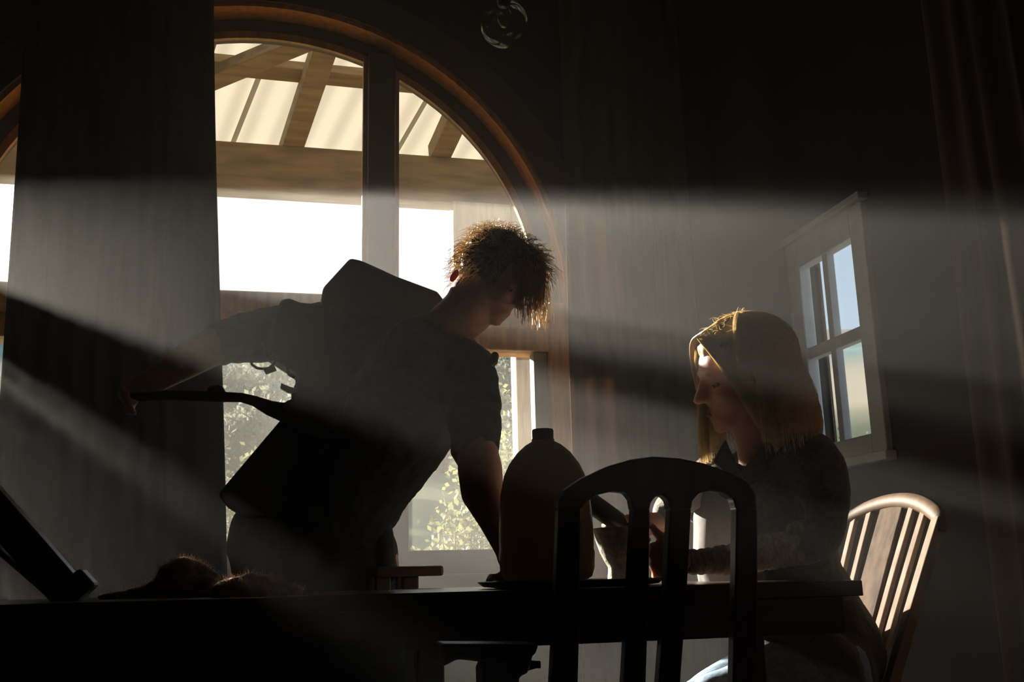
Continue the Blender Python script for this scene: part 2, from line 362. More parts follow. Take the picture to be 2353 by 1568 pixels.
for a, b in ((HY0 + .06, ym), (ym, HY1 - .06)):
    for c, d in ((HZ0 + .05, zm), (zm, HZ1 - .09)):
        MB().box((XR + .012, a, c), (XR + .015, b, d)).build('pane', 'clear_glass', w2)
mb = MB().box((XR + .027, HY0 - .005, HZ0 - .04), (XR + TX + .01, HY0, HZ1)).box((XR + .027, HY1, HZ0 - .04), (XR + TX + .01, HY1 + .006, HZ1)).box((XR + .027, HY0, HZ0 - .045), (XR + TX + .03, HY1, HZ0)).box((XR + .027, HY0, HZ1), (XR + TX + .01, HY1, HZ1 + .005))
mb.build('outer_reveal', 'reveal', w2)

# curtains: a pleated sheet with real thickness
def curtain(name, x0, x1, y, z0, z1, pleats, amp, m, label, side=None, seed=0, edges=None):
    rr = random.Random(seed); nx, nz = pleats * 10, 24; mb = MB(); ph = [rr.uniform(-.6, .6) for _ in range(pleats + 2)]
    def off(u, w):
        k = u * pleats; i = int(k); q = ph[min(i, pleats)] * (1 - (k - i)) + ph[min(i + 1, pleats + 1)] * (k - i)
        return amp * (.6 + .5 * w) * math.sin(2 * math.pi * (k + .35 * q)) * (.75 + .5 * abs(q)) + .3 * amp * math.sin(5 * u * pleats + 2 * w)
    for layer in (0, 1):
        for j in range(nz + 1):
            w = 1 - j / nz
            for i in range(nx + 1):
                u = i / nx; e0, e1 = (x0, x1) if edges is None else (x0 + (edges[0] - x0) * w, x1 + (edges[1] - x1) * w); p = e0 + (e1 - e0) * u + .006 * math.sin(7 * w + 9 * u)
                d = off(u, w) + layer * .004; z = z0 + (z1 - z0) * (j / nz)
                mb.v.append(V((p, y + d, z)) if side is None else V((y + d, p, z)))
    k = (nx + 1) * (nz + 1)
    for L in (0, 1):
        for j in range(nz):
            for i in range(nx):
                a = L * k + j * (nx + 1) + i; mb.f.append((a, a + 1, a + nx + 2, a + nx + 1))
    for j in range(nz):
        for i in (0, nx):
            a = j * (nx + 1) + i; mb.f.append((a, a + nx + 1, a + k + nx + 1, a + k))
    for i in range(nx):
        for j in (0, nz):
            a = j * (nx + 1) + i; mb.f.append((a, a + 1, a + k + 1, a + k))
    return tag(mb.build(name, m, None, smooth=True), label, 'curtain', 'long curtains')
YC = 3.44 * K; YD = 3.26 * K
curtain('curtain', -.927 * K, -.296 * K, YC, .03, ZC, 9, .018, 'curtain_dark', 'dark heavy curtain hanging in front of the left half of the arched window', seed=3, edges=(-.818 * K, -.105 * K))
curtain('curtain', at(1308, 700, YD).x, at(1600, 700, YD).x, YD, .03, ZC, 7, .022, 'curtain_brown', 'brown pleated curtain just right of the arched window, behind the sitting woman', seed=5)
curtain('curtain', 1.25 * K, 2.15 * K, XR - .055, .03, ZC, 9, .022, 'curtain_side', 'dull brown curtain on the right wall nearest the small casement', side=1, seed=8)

# ------------------------------------------------------------------ outside: veranda
ver = empty('verandah', (0, 5.7, -.3), 'timber verandah with corrugated translucent roof outside the arched window', 'verandah')
YBM = 5.8
zb = (at(505, 452, YBM).z + at(1150, 494, YBM).z) / 2; zt = (at(500, 318, YBM - .15).z + at(1130, 372, YBM - .15).z) / 2
MB().box((-4.2, YBM - .15, zb), (3.4, YBM, zt)).build('fascia_beam', 'beam_wood', ver, bevel=.008)
SL = math.tan(math.radians(20))
def onroof(px, py, dz=0.0):                  # where that ray meets the roof's underside plane
    d = ray(px, py); a = zt + dz + (YBM - .15) * SL - EYE.z; t = a / (d.z + d.y * SL); return EYE + d * t
def rafter(a, b, w, h, dz, name='rafter', ext=(0, 0)):
    A, B = onroof(*a, dz), onroof(*b, dz); d = (B - A); A -= d * ext[0]; B += d * ext[1]
    up = V((0, SL, 1)).normalized(); MB().bar(A + up * h / 2, B + up * h / 2, w, h, up).build(name, 'beam_wood', ver, bevel=.006)
rafter((672, 345), (756, 95), .125, .13, .0, ext=(.12, .6))
rafter((1012, 365), (1060, 262), .125, .13, .0, ext=(.1, 2.2))
rafter((395, 340), (470, 95), .125, .13, .0, ext=(.1, .6))
rafter((100, 340), (165, 95), .125, .13, .0, ext=(.1, .6))
rafter((470, 155), (1015, 207), .10, .07, .13, 'purlin', ext=(2.0, .6))
rafter((470, 200), (742, 88), .10, .09, -.05, 'brace', ext=(.4, .15))
# roof sheets, each a corrugated panel
for k in range(7):
    x0 = -3.3 + k * 1.0; nx, ny = 48, 2; mb = MB()
    skew = -.30
    for j in range(ny + 1):
        for i in range(nx + 1):
            y = 4.16 + (YBM + .35 - 4.16) * j / ny; x = x0 + 1.04 * i / nx + skew * (y - YBM)
            mb.v.append(V((x, y, zt + .215 + (YBM - .15 - y) * SL + .014 * math.sin(2 * math.pi * (i / nx) * 6) + .004 * (k % 2))))
    for j in range(ny):
        for i in range(nx):
            a = j * (nx + 1) + i; mb.f.append((a, a + 1, a + nx + 2, a + nx + 1))
    mb.build('roof_sheet', 'roof_sheet', ver, smooth=True)
def post(px0, px1, Y, name='post', m='post_wood', dep=.14):
    a, b = at(px0, 900, Y).x, at(px1, 900, Y).x
    MB().box((a, Y, -.3), (b, Y + dep, zb + .02)).build(name, m, ver, bevel=.012)
post(1187, 1247, 5.6)
x = at(1187, 900, 5.6).x
xb = at(1042, 560, 5.62).x; MB().box((xb, 5.62, at(1100, 705, 5.62).z), (x - .002, 5.71, zb)).build('bracket', 'post_wood', ver, bevel=.006)
MB().box((-2.9, 5.62, -.3), (-2.76, 5.76, zb)).build('post', 'post_wood', ver, bevel=.012)
MB().box((-4.2, W + .22, -.3), (3.4, 6.0, -.18)).build('deck', 'beam_wood', ver)

# ------------------------------------------------------------------ outside: rising ground and planting
def height(x, y):
    r = math.hypot(x, y); a = math.atan2(x, y)
    crest = (13.4 - 2.6 * max(0, math.sin(a + .1)) + 1.0 * math.sin(3.1 * a + .4)) ; t = max(0, min(1, (r - 12) / 120.0))
    s = t * t * (3 - 2 * t) * .55 + t * .45
    return -.35 + math.tan(math.radians(crest)) * 132 * s + .8 * t * noise.noise(V((x * .06, y * .06, 0))) * 2
mb = MB(); NA, NR = 90, 46
for j in range(NR + 1):
    r = 5.9 + 150 * (j / NR) ** 1.7
    for i in range(NA + 1):
        a = math.radians(-62 + 150 * i / NA); x, y = r * math.sin(a), r * math.cos(a)
        mb.v.append(V((x, y, height(x, y))))
for j in range(NR):
    for i in range(NA):
        k = j * (NA + 1) + i; mb.f.append((k, k + 1, k + NA + 2, k + NA + 1))
tag(mb.build('hillside', 'hillside', None, smooth=True), 'pale hazy hillside rising behind the verandah and the small casement', 'hill', kind='structure')

def bush(c, rad, h, n, leafsize, m, label, cat, group=None, name='bush', seed=1):
    rr = random.Random(seed); base = V(c); root = empty(name, base, label, cat, group)
    st = MB()
    for _ in range(6):
        a = rr.uniform(0, 6.3); t = V((math.cos(a) * rad * .5, math.sin(a) * rad * .5, h * .75)); st.tube([base, base + t * .5 + V((0, 0, .05)), base + t], [rad * .05, rad * .035, rad * .012], seg=5)
    st.build('stem', 'bark', root)
    lf = MB()
    for _ in range(n):
        u = rr.random() ** .45; a = rr.uniform(0, 6.283); e = math.asin(rr.uniform(-1, 1))
        lump = .8 + .35 * math.sin(3 * a + seed) * math.cos(2 * e)
        p = base + V((math.cos(a) * math.cos(e) * rad * u * lump, math.sin(a) * math.cos(e) * rad * u * lump, h * .55 + math.sin(e) * h * .45 * u * lump))
        d = V((rr.uniform(-1, 1), rr.uniform(-1, 1), rr.uniform(-.4, 1))).normalized(); s_ = d.cross(V((rr.uniform(-1, 1), rr.uniform(-1, 1), rr.uniform(-1, 1)))).normalized() * leafsize * .32
        L = leafsize * rr.uniform(.6, 1.2); lf.add([p, p + d * L * .5 + s_, p + d * L, p + d * L * .5 - s_], [(0, 1, 2, 3)])
    tag(lf.build('foliage', m, root), kind='stuff')
    return root
def ground(x, y): return height(x, y)
def bush_at(px, py_top, Y, rad, *a, **k):
    p = at(px, py_top, Y); g = ground(p.x, p.y); return bush((p.x, p.y, g - .05), rad, max(.5, p.z - g), *a, **k)
bush_at(548, 1010, 9, .75, 3200, .07, 'leaf', 'yellow-green bush low in the arched window, left of the bending man', 'bush', 'sunlit bushes outside', seed=2)
bush_at(1165, 870, 9, .65, 3600, .07, 'leaf', 'tall yellow-green bush beside the verandah post', 'bush', 'sunlit bushes outside', seed=4)
bush_at(1060, 1060, 8.4, .35, 1400, .07, 'leaf', "small bright bush seen between the man's chest and arm", 'bush', 'sunlit bushes outside', seed=6)
bush_at(980, 1205, 10, .7, 1800, .07, 'leaf', 'low pale shrub at the foot of the window by the stool', 'bush', 'sunlit bushes outside', seed=9)
for i, (px, pt, Y, rd) in enumerate([(560, 800, 38, 3.2), (700, 770, 44, 3.6), (1010, 860, 36, 2.8), (1120, 800, 46, 3.4), (620, 900, 28, 2.0)]):
    bush_at(px, pt, Y, rd, 6500, .22, 'far_leaf', ['grey hazy tree far out behind the bending man’s outstretched arm', 'second grey hazy tree behind the man’s back', 'grey hazy tree behind the gap under the man’s arm', 'hazy tree far behind the verandah post', 'smaller hazy tree below the man’s outstretched arm'][i].replace('’', "'"), 'tree', 'hazy trees on the hillside', name='tree', seed=20 + i)
hg = empty('shade_hedge', (-2.25, 6.2, -.3), 'clipped tall hedge added out of view to shade the lower light through the arched window', 'shade_hedge')  # unseen foliage screen added to shade the lower-left light shaft
rr = random.Random(33); lf = MB(); st_ = MB()
for _ in range(2300):
    p = V((rr.uniform(-2.8, -1.72), rr.uniform(6.0, 6.45), rr.uniform(-.25, 2.55))); d = V((rr.uniform(-1, 1), rr.uniform(-1, 1), rr.uniform(-.6, 1))).normalized()
    q = d.orthogonal().normalized() * .032; L = rr.uniform(.06, .12); lf.add([p, p + d * L * .5 + q, p + d * L, p + d * L * .5 - q], [(0, 1, 2, 3)])
for i in range(5): st_.tube([(-2.7 + i * .22, 6.22, -.3), (-2.7 + i * .22 + rr.uniform(-.05, .05), 6.22, 2.3)], [.02, .006], seg=6)
tag(lf.build('foliage', 'leaf', hg), kind='stuff'); st_.build('stem', 'bark', hg)
for i in range(3):                           # dark scrub seen low through the small casement
    a = math.radians(31.2 + i * 1.2); rr_ = 24 + (i % 3); x, y = rr_ * math.sin(a), rr_ * math.cos(a); d = ray(1950, 985)
    g = ground(x, y); top = .8 + rr_ * math.tan(math.radians(7.2)) - .15 * (i % 2)
    bush((x, y, g - .1), .75, max(.6, top - g), 900, .12, 'far_leaf', ['leftmost', 'middle', 'rightmost'][i] + ' dark scrub clump low in the small casement view', 'bush', 'row of scrub beyond the small casement', name='shrub', seed=40 + i)

# ------------------------------------------------------------------ table
ZT = .769
TX0, TX1, TY0, TY1 = -1.35, 1.140, 1.82, 2.38
tb = empty('dining_table', ((TX0 + TX1) / 2, (TY0 + TY1) / 2, 0), 'long dark wooden dining table, its edge towards the camera', 'table')
nb = 5; wb = (TY1 - TY0) / nb
for i in range(nb):
    MB().box((TX0, TY0 + i * wb + .0008, ZT - .030), (TX1, TY0 + (i + 1) * wb - .0008, ZT)).build('plank', 'dark_table', tb, bevel=.002)
MB().box((TX0 + .05, TY0 + .03, .668), (TX1 - .03, TY0 + .055, ZT - .030)).build('apron', 'dark_table', tb)
MB().box((TX0 + .05, TY1 - .06, .70), (TX1 - .25, TY1 - .04, ZT - .030)).build('apron', 'dark_table', tb)
lx = (at(957, 1540, TY0 + .07).x, at(1020, 1540, TY0 + .07).x)
for x0, x1, y in ((lx[0], lx[1], TY0 + .06), (TX0 + .06, TX0 + .11, TY0 + .06), (TX0 + .06, TX0 + .11, TY1 - .11), (lx[0], lx[1], TY1 - .11), (TX1 - .24, TX1 - .19, TY0 + .06)):
    MB().box((x0, y, 0), (x1, y + .05, ZT - .03)).build('leg', 'dark_table', tb, bevel=.004)

# ------------------------------------------------------------------ chairs
def pz(pts, Y0, slope=0.0):                  # pixel outline on a plane that leans back by slope per metre of height
    out = []
    for x, y in pts:
        Y = Y0
        for _ in range(4): Y = Y0 - slope * (at(x, y, Y).z - .9)
        out.append(at(x, y, Y))
    return out
CY, CS = 1.66, .16
fc = empty('dining_chair', (.70, 1.72, 0), 'dark dining chair with arched slatted back, nearest the camera at the table', 'chair', 'dining chairs')
rail = [(1284, 1172), (1285, 1150), (1298, 1126), (1338, 1099), (1398, 1071), (1450, 1056), (1500, 1049), (1560, 1052), (1620, 1065), (1680, 1086), (1722, 1108), (1738, 1135), (1741, 1172),
        (1693, 1172), (1687, 1148), (1664, 1133), (1634, 1128), (1607, 1134), (1592, 1152), (1589, 1172), (1541, 1172), (1537, 1150), (1524, 1138), (1508, 1141), (1497, 1155), (1494, 1172), (1456, 1172), (1452, 1148), (1440, 1132), (1410, 1129), (1372, 1138), (1347, 1156), (1335, 1172)]
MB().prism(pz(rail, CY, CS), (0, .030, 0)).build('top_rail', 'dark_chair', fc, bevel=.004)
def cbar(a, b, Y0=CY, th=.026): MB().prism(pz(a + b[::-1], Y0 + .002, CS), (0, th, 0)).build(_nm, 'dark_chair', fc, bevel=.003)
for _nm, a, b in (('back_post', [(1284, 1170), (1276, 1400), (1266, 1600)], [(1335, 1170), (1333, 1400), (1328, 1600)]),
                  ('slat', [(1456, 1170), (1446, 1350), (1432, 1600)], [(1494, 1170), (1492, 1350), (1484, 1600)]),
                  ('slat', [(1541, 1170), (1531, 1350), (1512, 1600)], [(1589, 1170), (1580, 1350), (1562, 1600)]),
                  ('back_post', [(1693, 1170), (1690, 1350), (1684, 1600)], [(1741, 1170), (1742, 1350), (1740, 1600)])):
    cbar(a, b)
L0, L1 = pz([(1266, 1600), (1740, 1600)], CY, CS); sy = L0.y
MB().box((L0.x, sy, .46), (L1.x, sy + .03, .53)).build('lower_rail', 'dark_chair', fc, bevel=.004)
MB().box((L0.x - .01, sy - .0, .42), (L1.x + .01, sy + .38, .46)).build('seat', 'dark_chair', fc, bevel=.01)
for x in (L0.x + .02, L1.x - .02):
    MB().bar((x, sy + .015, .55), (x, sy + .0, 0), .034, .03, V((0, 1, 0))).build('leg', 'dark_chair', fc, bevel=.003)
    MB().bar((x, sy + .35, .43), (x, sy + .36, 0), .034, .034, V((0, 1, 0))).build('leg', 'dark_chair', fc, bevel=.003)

# the woman's chair, facing the left of the picture
wc = empty('dining_chair', (1.35, 2.38, 0), 'lit brown dining chair with slatted back behind the sitting woman', 'chair', 'dining chairs')
CYN, CYF = 2.14, 2.62                        # near and far post
_t, _b = at(2160, 1190, CYN), at(2083, 1510, CYN); _sl = (_t.x - _b.x) / (_t.z - _b.z)
def cback(y, z):                             # the reclining back plane, slightly hollow across
    u = (y - (CYN + CYF) / 2) / ((CYF - CYN) / 2)
    return V((_t.x + .018 + _sl * (z - _t.z) + .05 * (z - _t.z) * (z - .46) - .018 * u * u, y, z))
ztop = _t.z; zmid = at(2045, 1152, (CYN + CYF) / 2).z
def zrail(u): return zmid - (zmid - ztop) * u * u
tp = [cback(CYN + (CYF - CYN) * t, zrail(2 * t - 1)) for t in [i / 20 for i in range(21)]]
mb = MB(); mb.tube([tp[0] + V((-.006, -.004, -.034))] + [tp[0] + V((-.002, -.004, -.012))] + tp + [tp[-1] + V((-.002, .004, -.012)), tp[-1] + V((-.006, .004, -.034))], [.017, .021] + [.022] * 21 + [.021, .017], seg=10, flat=.7, up=V((1, 0, 0))); mb.build('top_rail', 'chair_wood_dim', wc, smooth=True)
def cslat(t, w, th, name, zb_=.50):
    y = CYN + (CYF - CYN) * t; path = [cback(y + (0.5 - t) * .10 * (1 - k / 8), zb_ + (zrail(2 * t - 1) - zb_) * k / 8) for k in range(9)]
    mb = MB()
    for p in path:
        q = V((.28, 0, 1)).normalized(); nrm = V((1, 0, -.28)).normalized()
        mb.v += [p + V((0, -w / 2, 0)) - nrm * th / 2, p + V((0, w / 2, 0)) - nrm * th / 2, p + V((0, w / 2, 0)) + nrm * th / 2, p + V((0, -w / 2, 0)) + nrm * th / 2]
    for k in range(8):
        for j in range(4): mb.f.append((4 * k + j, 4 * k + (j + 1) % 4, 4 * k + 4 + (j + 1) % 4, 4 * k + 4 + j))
    mb.f += [(3, 2, 1, 0), (32, 33, 34, 35)]; mb.build(name, 'chair_wood_shaded' if name == 'splat' else 'chair_wood_lit', wc, bevel=.002)
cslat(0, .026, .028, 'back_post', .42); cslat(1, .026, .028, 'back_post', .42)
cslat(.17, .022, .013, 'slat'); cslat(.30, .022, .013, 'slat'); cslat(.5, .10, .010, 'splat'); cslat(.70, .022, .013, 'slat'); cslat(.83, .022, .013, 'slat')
xs_ = cback(CYN, .47).x; MB().bar((xs_, CYN + .03, .475), (xs_, CYF - .03, .475), .03, .05).build('lower_rail', 'chair_wood_lit', wc, bevel=.004)
MB().box((xs_ - .43, CYN + .02, .43), (xs_ + .01, CYF - .02, .465)).build('seat', 'chair_wood_lit', wc, bevel=.012)
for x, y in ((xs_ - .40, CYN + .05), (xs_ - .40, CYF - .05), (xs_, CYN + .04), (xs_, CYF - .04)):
    MB().bar((x, y, .44), (x + (.03 if x >= xs_ else -.01), y, 0), .034, .034, V((0, 1, 0))).build('leg', 'chair_wood_lit', wc, bevel=.003)

# ------------------------------------------------------------------ things on the table
# jug
J = at(1258, 1346, 2.0); JX, JY = J.x, 2.0; JZ = ZT + .012
k = msize(1258, 1200, 2.0, 1.0)
def jz(py): return at(1258, py, JY).z
jz0 = jz(1346)
jug = empty('plastic_jug', (JX, JY, JZ), 'big brown plastic juice jug with a dark cap', 'jug')
prof = [(.0, 1346), (84, 1345), (97, 1336), (103, 1318), (105, 1280), (103, 1274), (104, 1240), (102, 1180), (98, 1140), (90, 1102), (78, 1075), (60, 1050), (40, 1032), (26, 1024), (24, 1018)]
MB().lathe([(r * k, JZ - 0 + (jz(y) - jz0)) for r, y in prof], (JX, JY, 0), 48, 2.7, 1, .92, rot=.12).build('body', 'jug_plastic', jug, smooth=True)
MB().lathe([(26.5 * k, JZ + jz(1022) - jz0), (26.5 * k, JZ + jz(1019) - jz0), (25 * k, JZ + jz(1017) - jz0), (25.5 * k, JZ + jz(1000) - jz0), (24 * k, JZ + jz(996) - jz0), (0, JZ + jz(995) - jz0)], (JX, JY, 0), 40).build('cap', 'jug_cap', jug, smooth=False)
hp = [V((JX + .072, JY + .05, JZ + .09)), V((JX + .075, JY + .085, JZ + .11)), V((JX + .06, JY + .10, JZ + .17)), V((JX + .035, JY + .085, JZ + .235)), V((JX + .02, JY + .04, JZ + .27))]
MB().tube(hp, [.012, .013, .013, .013, .011], seg=10).build('handle', 'jug_plastic', jug, smooth=True)
# tray
tx0, tx1 = at(1125, 1350, 1.93).x, at(1548, 1350, 1.93).x; tcx = (tx0 + tx1) / 2; tw = (tx1 - tx0) / 2
mb = MB(); mb.lathe([(tw * .80, 0), (tw * .94, .003), (tw, .0125), (tw * .985, .014), (tw * .93, .006), (0, .0055)], (tcx, 2.02, ZT + .0005), 56, 3.0, 1, .105 / tw * 1.2); tag(mb.build('serving_tray', 'tray', None, smooth=True), 'shallow dark tray with upturned rim under the jug and mortar', 'tray')
# mortar and pestle
MY = 2.12; mk = msize(1434, 1270, MY, 1.0); M0 = at(1434, 1340, MY); MXc = M0.x; mz0 = at(1434, 1340, MY).z; MZ = ZT + .008
def mz(py): return MZ + at(1434, py, MY).z - mz0
mo = [(0, 1340), (36, 1340), (37, 1332), (35, 1318), (35, 1308), (41, 1298), (52, 1275), (60, 1250), (65, 1228), (67, 1221), (65, 1218), (60, 1220), (50, 1240), (30, 1262), (0, 1268)]
tag(MB().lathe([(r * mk, mz(y)) for r, y in mo], (MXc, MY, 0), 48).build('stone_mortar', 'stone', None, smooth=True), 'rough stone mortar on a foot, gripped by the sitting woman', 'mortar')
pa, pb, pc = at(1345, 1148, MY - .03), at(1462, 1228, MY), at(1488, 1248, MY)
mb = MB(); pr_ = 25 * mk
mb.tube([pa - (pb - pa) * .06, pa, pa + (pb - pa) * .5, pb, pc], [pr_ * .75, pr_ * .96, pr_ * .92, pr_ * .8, pr_ * .5], seg=20); tag(mb.build('pestle', 'pestle_wood', None, smooth=True), 'thick dark pestle leaning out of the stone mortar', 'pestle')

# fuzzy wool scarf
sc_ = Blob()
SY = 2.06; S2 = 1.885
for x, y, r, Y in [(235, 1374, 9, SY), (250, 1373, 11, SY), (268, 1371, 12, SY), (286, 1370, 13, SY), (304, 1368, 14, SY), (322, 1365, 16, SY), (342, 1361, 18, SY), (362, 1354, 22, SY), (385, 1344, 30, SY), (398, 1322, 30, SY), (418, 1306, 26, SY), (430, 1308, 26, SY + .03), (455, 1322, 28, SY + .04), (480, 1336, 26, SY + .04), (420, 1345, 34, SY), (470, 1350, 28, SY),
                   (490, 1360, 15, SY - .05), (497, 1361, 15, SY - .10), (503, 1360, 16, SY - .14), (512, 1356, 22, S2), (540, 1346, 22, S2 + .01), (572, 1339, 22, S2 + .03), (606, 1342, 22, S2 + .05), (640, 1350, 20, S2 + .06), (560, 1358, 20, S2 - .005), (600, 1362, 16, S2 + .01), (680, 1360, 14, S2 + .06)]:
    p = at(x, y, Y); s_ = msize(x, y, Y, r); sc_.ell((p.x, p.y, max(p.z, ZT + s_ * .45)), (s_ * 1.15, s_ * 1.5, s_))
scarf = empty('wool_scarf', (at(450, 1360, SY).x, SY, ZT), 'fuzzy brown scarf heaped on the left of the table', 'scarf')
cloth = sc_.skin('cloth', 'fleece', scarf, voxel=.006, smooth=3, disp=lambda c: .003 * noise.noise(c * 60))
fz = []; rr = random.Random(4)
for p in cloth.data.polygons:
    if rr.random() < 1900 / len(cloth.data.polygons):
        c = p.center.copy(); nn = p.normal; d = (nn + V((rr.uniform(-.7, .7), rr.uniform(-.7, .7), rr.uniform(-.5, .7)))).normalized() * rr.uniform(.004, .011)
        fz.append([c, c + d * .6, c + d + V((0, 0, rr.uniform(-.003, .003)))])
tag(strands(fz, .0005, .0002).build('fuzz', 'fleece_fuzz', scarf), kind='stuff')
# loose thread
thr = [at(x, y, 2.0) for x, y in ((560, 1340), (556, 1328), (562, 1312), (555, 1322), (552, 1345), (563, 1356), (578, 1356), (598, 1353), (614, 1366))]

# ------------------------------------------------------------------ pendant globe
g = at(1159, 55, 2.6); gr = msize(1159, 55, 2.6, 56)
pend = empty('pendant_lamp', g, 'clear glass globe pendant lamp hanging at the top of the picture', 'lamp')
mb = Blob(); mb.sph(g, gr); mb.build('globe', 'clear_glass', pend, smooth=True)
MB().lathe([(.018, 0), (.02, .03), (.014, .05), (0, .052)], (g.x, g.y, g.z + gr - .012), 20).build('socket', 'black_metal', pend, smooth=True)
MB().tube([(g.x, g.y, g.z + gr + .03), (g.x, g.y, ZC)], .003, seg=6).build('cord', 'black_plastic', pend)
MB().lathe([(.011, -.07), (.02, -.05), (.022, -.03), (.012, 0)], (g.x, g.y, g.z + gr - .01), 16).build('bulb', 'clear_glass', pend, smooth=True)

# ------------------------------------------------------------------ stool by the window
SYY = 2.43; a, b = at(862, 1301, SYY), at(1020, 1300, SYY); st_z = a.z
st = empty('bar_stool', ((a.x + b.x) / 2, SYY + .1, 0), 'brown wooden stool just beyond the table, right of the bending man', 'stool')
MB().box((a.x, SYY, b.z - .024), (b.x, SYY + .20, b.z)).build('seat', 'stool_wood', st, bevel=.006)
lx0, lx1 = at(925, 1335, SYY + .03).x, at(961, 1335, SYY + .03).x
for x0, x1 in ((lx0, lx1), (a.x + .004, a.x + .040)):
    for y in (SYY + .02, SYY + .145): MB().box((x0, y, 0), (x1, y + .038, b.z - .024)).build('leg', 'stool_wood', st, bevel=.003)
MB().box((a.x + .02, SYY + .145, .28), (lx1 - .01, SYY + .17, .31)).build('stretcher', 'stool_wood', st)

# ------------------------------------------------------------------ film gear in the foreground
bs = empty('boom_stand', (at(-160, 1000, 2.0).x, 2.0, 0), 'black square boom arm slanting down at the far left of the table', 'boom')
A, B = at(-170, 985, 2.0), at(160, 1365, 2.0)
MB().bar(A, B, msize(60, 1200, 2.0, 74), .05, V((0, 1, 0))).build('boom_arm', 'black_metal', bs, bevel=.004)
MB().bar(at(-40, 1236, 2.0), at(118, 1372, 2.0), .009, .012, V((0, 1, 0))).build('guide_rod', 'stool_wood', bs, bevel=.002)
MB().bar(at(150, 1338, 2.0), at(186, 1378, 2.0), .074, .06, V((0, 1, 0))).build('end_block', 'black_plastic', bs, bevel=.006)
MB().tube([(A.x, 2.0, 0), (A.x, 2.0, A.z + .05)], .018, seg=12).build('stand_pole', 'black_metal', bs)
for q in range(3):
    an = q * 2.094 + .5; MB().tube([(A.x, 2.0, .35), (A.x + .36 * math.cos(an), 2.0 + .36 * math.sin(an), .01)], .01, seg=8).build('leg', 'black_metal', bs)
tp_ = at(1152, 1568, 1.5)
tr = empty('camera_tripod', (tp_.x, 1.5, 0), 'black camera tripod with a knobbed head standing in front of the table', 'tripod')
hd = [(1112, 1600), (1110, 1540), (1122, 1512), (1150, 1500), (1205, 1498), (1228, 1500), (1222, 1520), (1214, 1548), (1195, 1556), (1192, 1600)]
MB().prism([at(x, y, 1.5) for x, y in hd], (0, .06, 0)).build('head', 'black_plastic', tr, bevel=.004)
MB().prism([at(x, y, 1.5) for x, y in [(1015, 1480), (1240, 1480), (1232, 1503), (1205, 1524), (1112, 1523), (1052, 1516), (1018, 1534)]], (0, .07, 0)).build('plate', 'black_metal', tr, bevel=.004)
c0 = at(1205, 1530, 1.53); MB().tube([c0, at(1232, 1528, 1.53), at(1241, 1528, 1.53)], [.009, .0055, .0055], seg=12).build('knob', 'black_plastic', tr)
for q in range(3):
    an = q * 2.094 + 2.6; MB().tube([(tp_.x, 1.53, .56), (tp_.x + .26 * math.cos(an), 1.53 + .26 * math.sin(an), .01)], .014, seg=10).build('leg', 'black_metal', tr)
MB().tube([(tp_.x, 1.53, .38), (tp_.x, 1.53, .61)], .02, seg=12).build('centre_column', 'black_metal', tr)
for i, (p0, p1, lab) in enumerate(((-60, 452, 'black flight case standing upright at the far left, before the table'), (460, 936, 'black flight case standing upright beside the tripod, before the table'))):
    a, b = at(p0, 1480, 1.66).x, at(p1, 1480, 1.66).x; zc = at((p0 + p1) / 2, 1486, 1.66).z
    cs = empty('flight_case', ((a + b) / 2, 1.7, 0), lab, 'case', 'flight cases')
    MB().box((a, 1.66, .005), (b, 1.80, zc - .09)).build('body', 'case', cs, bevel=.01)
    MB().box((a, 1.66, zc - .088), (b, 1.80, zc)).build('lid', 'case', cs, bevel=.01)
    for u in (.25, .75): MB().box((a + (b - a) * u - .02, 1.652, zc - .12), (a + (b - a) * u + .02, 1.661, zc - .06)).build('latch', 'black_metal', cs, bevel=.002)
    mx = (a + b) / 2; MB().tube([(mx - .06, 1.66, zc - .2), (mx - .055, 1.638, zc - .2), (mx + .055, 1.638, zc - .2), (mx + .06, 1.66, zc - .2)], .008, seg=8).build('handle', 'black_plastic', cs)

# ------------------------------------------------------------------ people
def frame(fd, ud):                           # columns: own right, face direction, crown direction
    f = V(fd).normalized(); u = V(ud); u = (u - f * u.dot(f)).normalized(); r = f.cross(u)
    return Matrix((r, f, u)).transposed()
def head_shapes(b, c, M, s):                 # c: middle of the skull between the ears, s: scale
    P = lambda x, y, z: V(c) + M @ (V((x, y, z)) * s)
    E = lambda p, r: b.ell(P(*p), [q * s for q in r], M)
    E((0, -.012, .035), (.074, .094, .082)); E((0, .035, .035), (.066, .058, .062)); E((0, .040, -.035), (.058, .052, .065))
    E((0, .050, -.080), (.043, .040, .034)); E((0, .072, -.100), (.020, .016, .016))
    E((0, .085, .026), (.050, .012, .010))                                         # brow
    for x in (-1, 1):
        E((x * .038, .066, -.022), (.022, .020, .018)); E((x * .075, -.008, -.012), (.010, .018, .030)); E((x * .072, -.002, -.042), (.009, .010, .012))
        E((x * .011, .094, -.033), (.009, .010, .008))
    b.chain([(P(0, .088, .014), .009 * s), (P(0, .100, -.010), .0095 * s), (P(0, .111, -.030), .0115 * s)])
    for x in (-1, 1): E((x * .032, .0725, .0105), (.0165, .009, .0062)); E((x * .032, .0705, -.0105), (.0155, .008, .005))
    E((0, .088, -.063), (.022, .009, .0055)); E((0, .085, -.074), (.019, .009, .006))
    return P
def eyes(P, M, s, parent):
    for x in (-1, 1):
        e = Blob().sph(P(x * .032, .068, .000), .0115 * s).build('eye', 'eye_white', parent, smooth=True)
        Blob().ell(P(x * .032, .0767, -.003), (.006 * s, .0042 * s, .006 * s), M).build('iris', 'iris', e, smooth=True)
def finger(b, pts, r=.008): b.chain([(V(p), r * (1 - .07 * i)) for i, p in enumerate(pts)])

